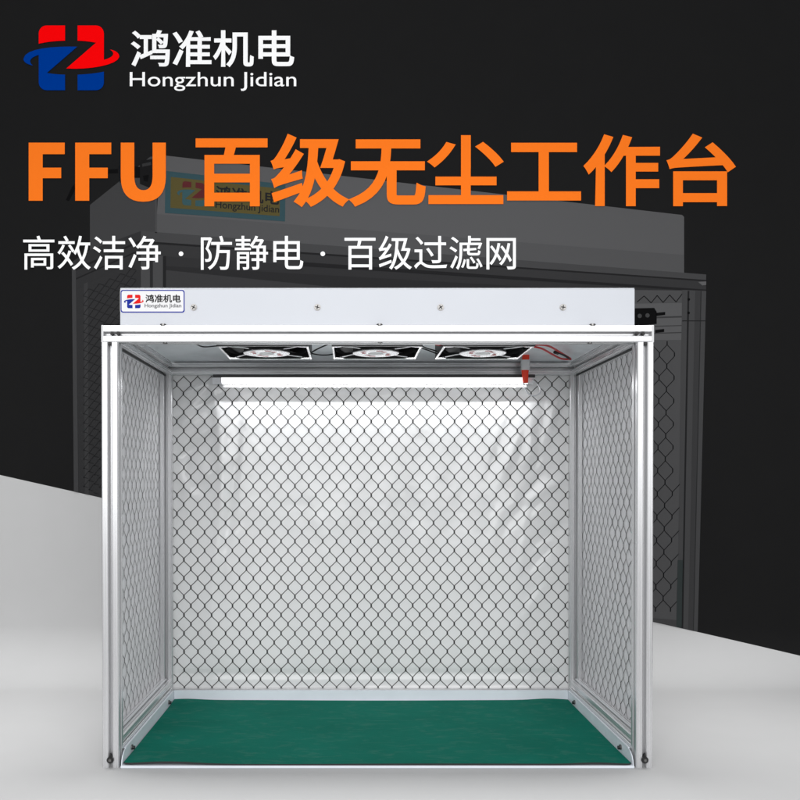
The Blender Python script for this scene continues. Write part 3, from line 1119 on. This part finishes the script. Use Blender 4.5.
# plug on the lamp's right end, wrapped in tape, and its wire loop
mb = MB()
YP = .415
def band(px0, px1, py0, qx0, qx1, py1, m, th):
    a, b = at(px0, py0, YP), at(px1, py0, YP)
    c, d = at(qx0, py1, YP), at(qx1, py1, YP)
    t = bmesh.new()
    rings = []
    for (l, r_) in ((a, b), (c, d)):
        cx_, rx = (l[0] + r_[0]) / 2, (r_[0] - l[0]) / 2
        rings.append([t.verts.new((cx_ + rx * math.copysign(abs(math.cos(2 * math.pi * k / 24)) ** .6, math.cos(2 * math.pi * k / 24)), YP + th * math.copysign(abs(math.sin(2 * math.pi * k / 24)) ** .6, math.sin(2 * math.pi * k / 24)), l[2])) for k in range(24)])
    for k in range(24):
        t.faces.new((rings[0][k], rings[0][(k + 1) % 24], rings[1][(k + 1) % 24], rings[1][k]))
    t.faces.new(rings[0])
    t.faces.new(rings[1][::-1])
    mb.merge(t, m)
band(522.6, 529.2, 345.5, 521.8, 528.9, 360.6, M['orange_tape'], .006)
band(520.6, 529.6, 360.2, 520.8, 529.3, 370.4, M['grey_tape'], .0075)
band(521.2, 528.3, 370.2, 522.8, 527.6, 383.0, M['orange_tape'], .0058)
part(mb, 'taped_plug', bar, 40)
mb = MB()
mb.tube([at(523.6, 383, YP), at(524.5, 388, YP - .004), at(528, 393.5, YP - .010), at(534, 395.8, YP - .014), at(539.2, 393.5, YP - .012), at(540.3, 389.5, YP - .008), at(537.8, 385, YP), at(533.5, 381, YP + .008), at(529, 378.5, YP + .015), at(526, 377, YP + .018)], .0017, M['white_wire'], 10)
part(mb, 'wire', bar, 60)

# ---- tray
mb = MB()
TX = .467
mb.box(-TX, TX, -.0010, D - .004, .0003, .0030, M['tray'], .0006)
def lip(sx):
    pts = [(.004, .003), (.006, .012), (.011, .019), (.019, .0245), (.030, .0268), (D - .0035, .0268), (D - .0035, .003)]
    mb.prism(pts, 'x', sx * TX, sx * (TX - .0016), M['tray'])
    mb.prism([(.030, .0269), (D - .0035, .0269), (D - .0035, .0281), (.030, .0281)], 'x', sx * (TX + .0022), sx * (TX - .0018), M['tray'])
lip(-1); lip(1)
mb.box(-TX + .002, TX - .002, D - .0055, D - .0038, .0031, .0268, M['tray'], .0004)
mb.box(-TX + .002, TX - .002, D - .0058, D - .0012, .0269, .0281, M['tray'], .0004)
mb.box(-TX + .001, TX - .001, -.0024, -.0011, .0002, .0052, M['tray'], .0005)
tray = part(mb, 'tray')
for sx in (-1, 1):
    for y in (.070, .392):
        k = MB()
        X = sx * (TX - .0017)
        k.cyl((X, y, .0160), (X - sx * .0022, y, .0160), .0050, M['steel'], n=20)
        k.cyl((X - sx * .0020, y, .0150), (X - sx * .0062, y, .0150), .0036, M['black'], n=6)
        part(k, 'bolt', tray, 30)

# ------------------------------------------------------------------ rubber mat lying in the tray
mb = MB()
mx0, mx1, my0, my1 = -.4635, .4635, .004, D - .009
def mtop(a, b):
    x = mx0 + (mx1 - mx0) * a
    y = my0 + (my1 - my0) * b
    fr = math.exp(-(b * 9) ** 2)
    z = .0066 + .0005 * math.sin(9 * x + 3 * y) * math.sin(7 * y + 1)
    z += fr * (.0042 * sm((a - .09) / .075) + .0026 * sm((a - .93) / .05) + .0006 * sm((a - .5) / .2))
    bk = math.exp(-((1 - b) * 14) ** 2)
    z += bk * (.0030 * sm((a - .03) / .05) + .0034 * sm((a - .95) / .05))
    yy = y - fr * .0012 * sm((a - .5) / .35) - bk * .003 * sm((a - .5) / .4)
    cr = 0
    if b < .02:
        cr = .004 * (max(0, 1 - a / .012) ** 2 + max(0, 1 - (1 - a) / .012) ** 2)
    return Vector((x, yy + cr, z))
NXm, NYm = 160, 60
V = mb.grid(NXm, NYm, mtop, M['mat'])
th = .0026
fs = []
Wv = [[mb.bm.verts.new(v.co - Vector((0, 0, th))) for v in row] for row in V]
for j in range(NYm):
    for i in range(NXm):
        fs.append(mb.bm.faces.new((Wv[j][i], Wv[j + 1][i], Wv[j + 1][i + 1], Wv[j][i + 1])))
mb._done(fs, M['rubber'])
fs = []
for i in range(NXm):
    fs.append(mb.bm.faces.new((V[0][i], Wv[0][i], Wv[0][i + 1], V[0][i + 1])))
    fs.append(mb.bm.faces.new((V[NYm][i], V[NYm][i + 1], Wv[NYm][i + 1], Wv[NYm][i])))
for j in range(NYm):
    fs.append(mb.bm.faces.new((V[j][0], V[j + 1][0], Wv[j + 1][0], Wv[j][0])))
    fs.append(mb.bm.faces.new((V[j][NXm], Wv[j][NXm], Wv[j + 1][NXm], V[j + 1][NXm])))
mb._done(fs, M['rubber'])
tag(mb.build('work_mat', smooth=60), 'dark green scuffed rubber mat lying in the tray of the bench', 'mat')

# ------------------------------------------------------------------ light
w = bpy.data.worlds.new('World')
SC.world = w
w.use_nodes = True
w.node_tree.nodes['Background'].inputs['Color'].default_value = (.96, .975, 1, 1)
w.node_tree.nodes['Background'].inputs['Strength'].default_value = .47

def area(name, loc, target, sx, sy, power, col=(1, 1, 1)):
    l = bpy.data.lights.new(name, 'AREA')
    l.shape = 'RECTANGLE'
    l.size, l.size_y = sx, sy
    l.energy = power
    l.color = col
    ob = bpy.data.objects.new(name, l)
    ob.location = loc
    ob.rotation_euler = (Vector(target) - Vector(loc)).to_track_quat('-Z', 'Y').to_euler()
    COL.objects.link(ob)
    return ob
ov = area('overhead_softbox', (-.10, .20, 2.2), (-.10, .20, 0), 2.8, .30, 10.5)
ov.data.spread = R(60)        # egg-crate grid: light falls on the bench and the floor, not on the wall above
area('front_softbox', (-.05, -3.2, 1.7), (0, .4, .5), 3.6, 2.8, 102)
area('led_strip', ((lx0 + lx1) / 2 + .012, LY + .0010, .7470), ((lx0 + lx1) / 2 + .012, LY + .0010, .70), .70, .0008, 1.0, (.97, .985, 1))

SC.render.engine = 'CYCLES'
SC.cycles.use_denoising = True
SC.cycles.max_bounces = 8
SC.view_settings.view_transform = 'Standard'
SC.view_settings.look = 'None'
SC.view_settings.exposure = 0
SC.view_settings.gamma = 1
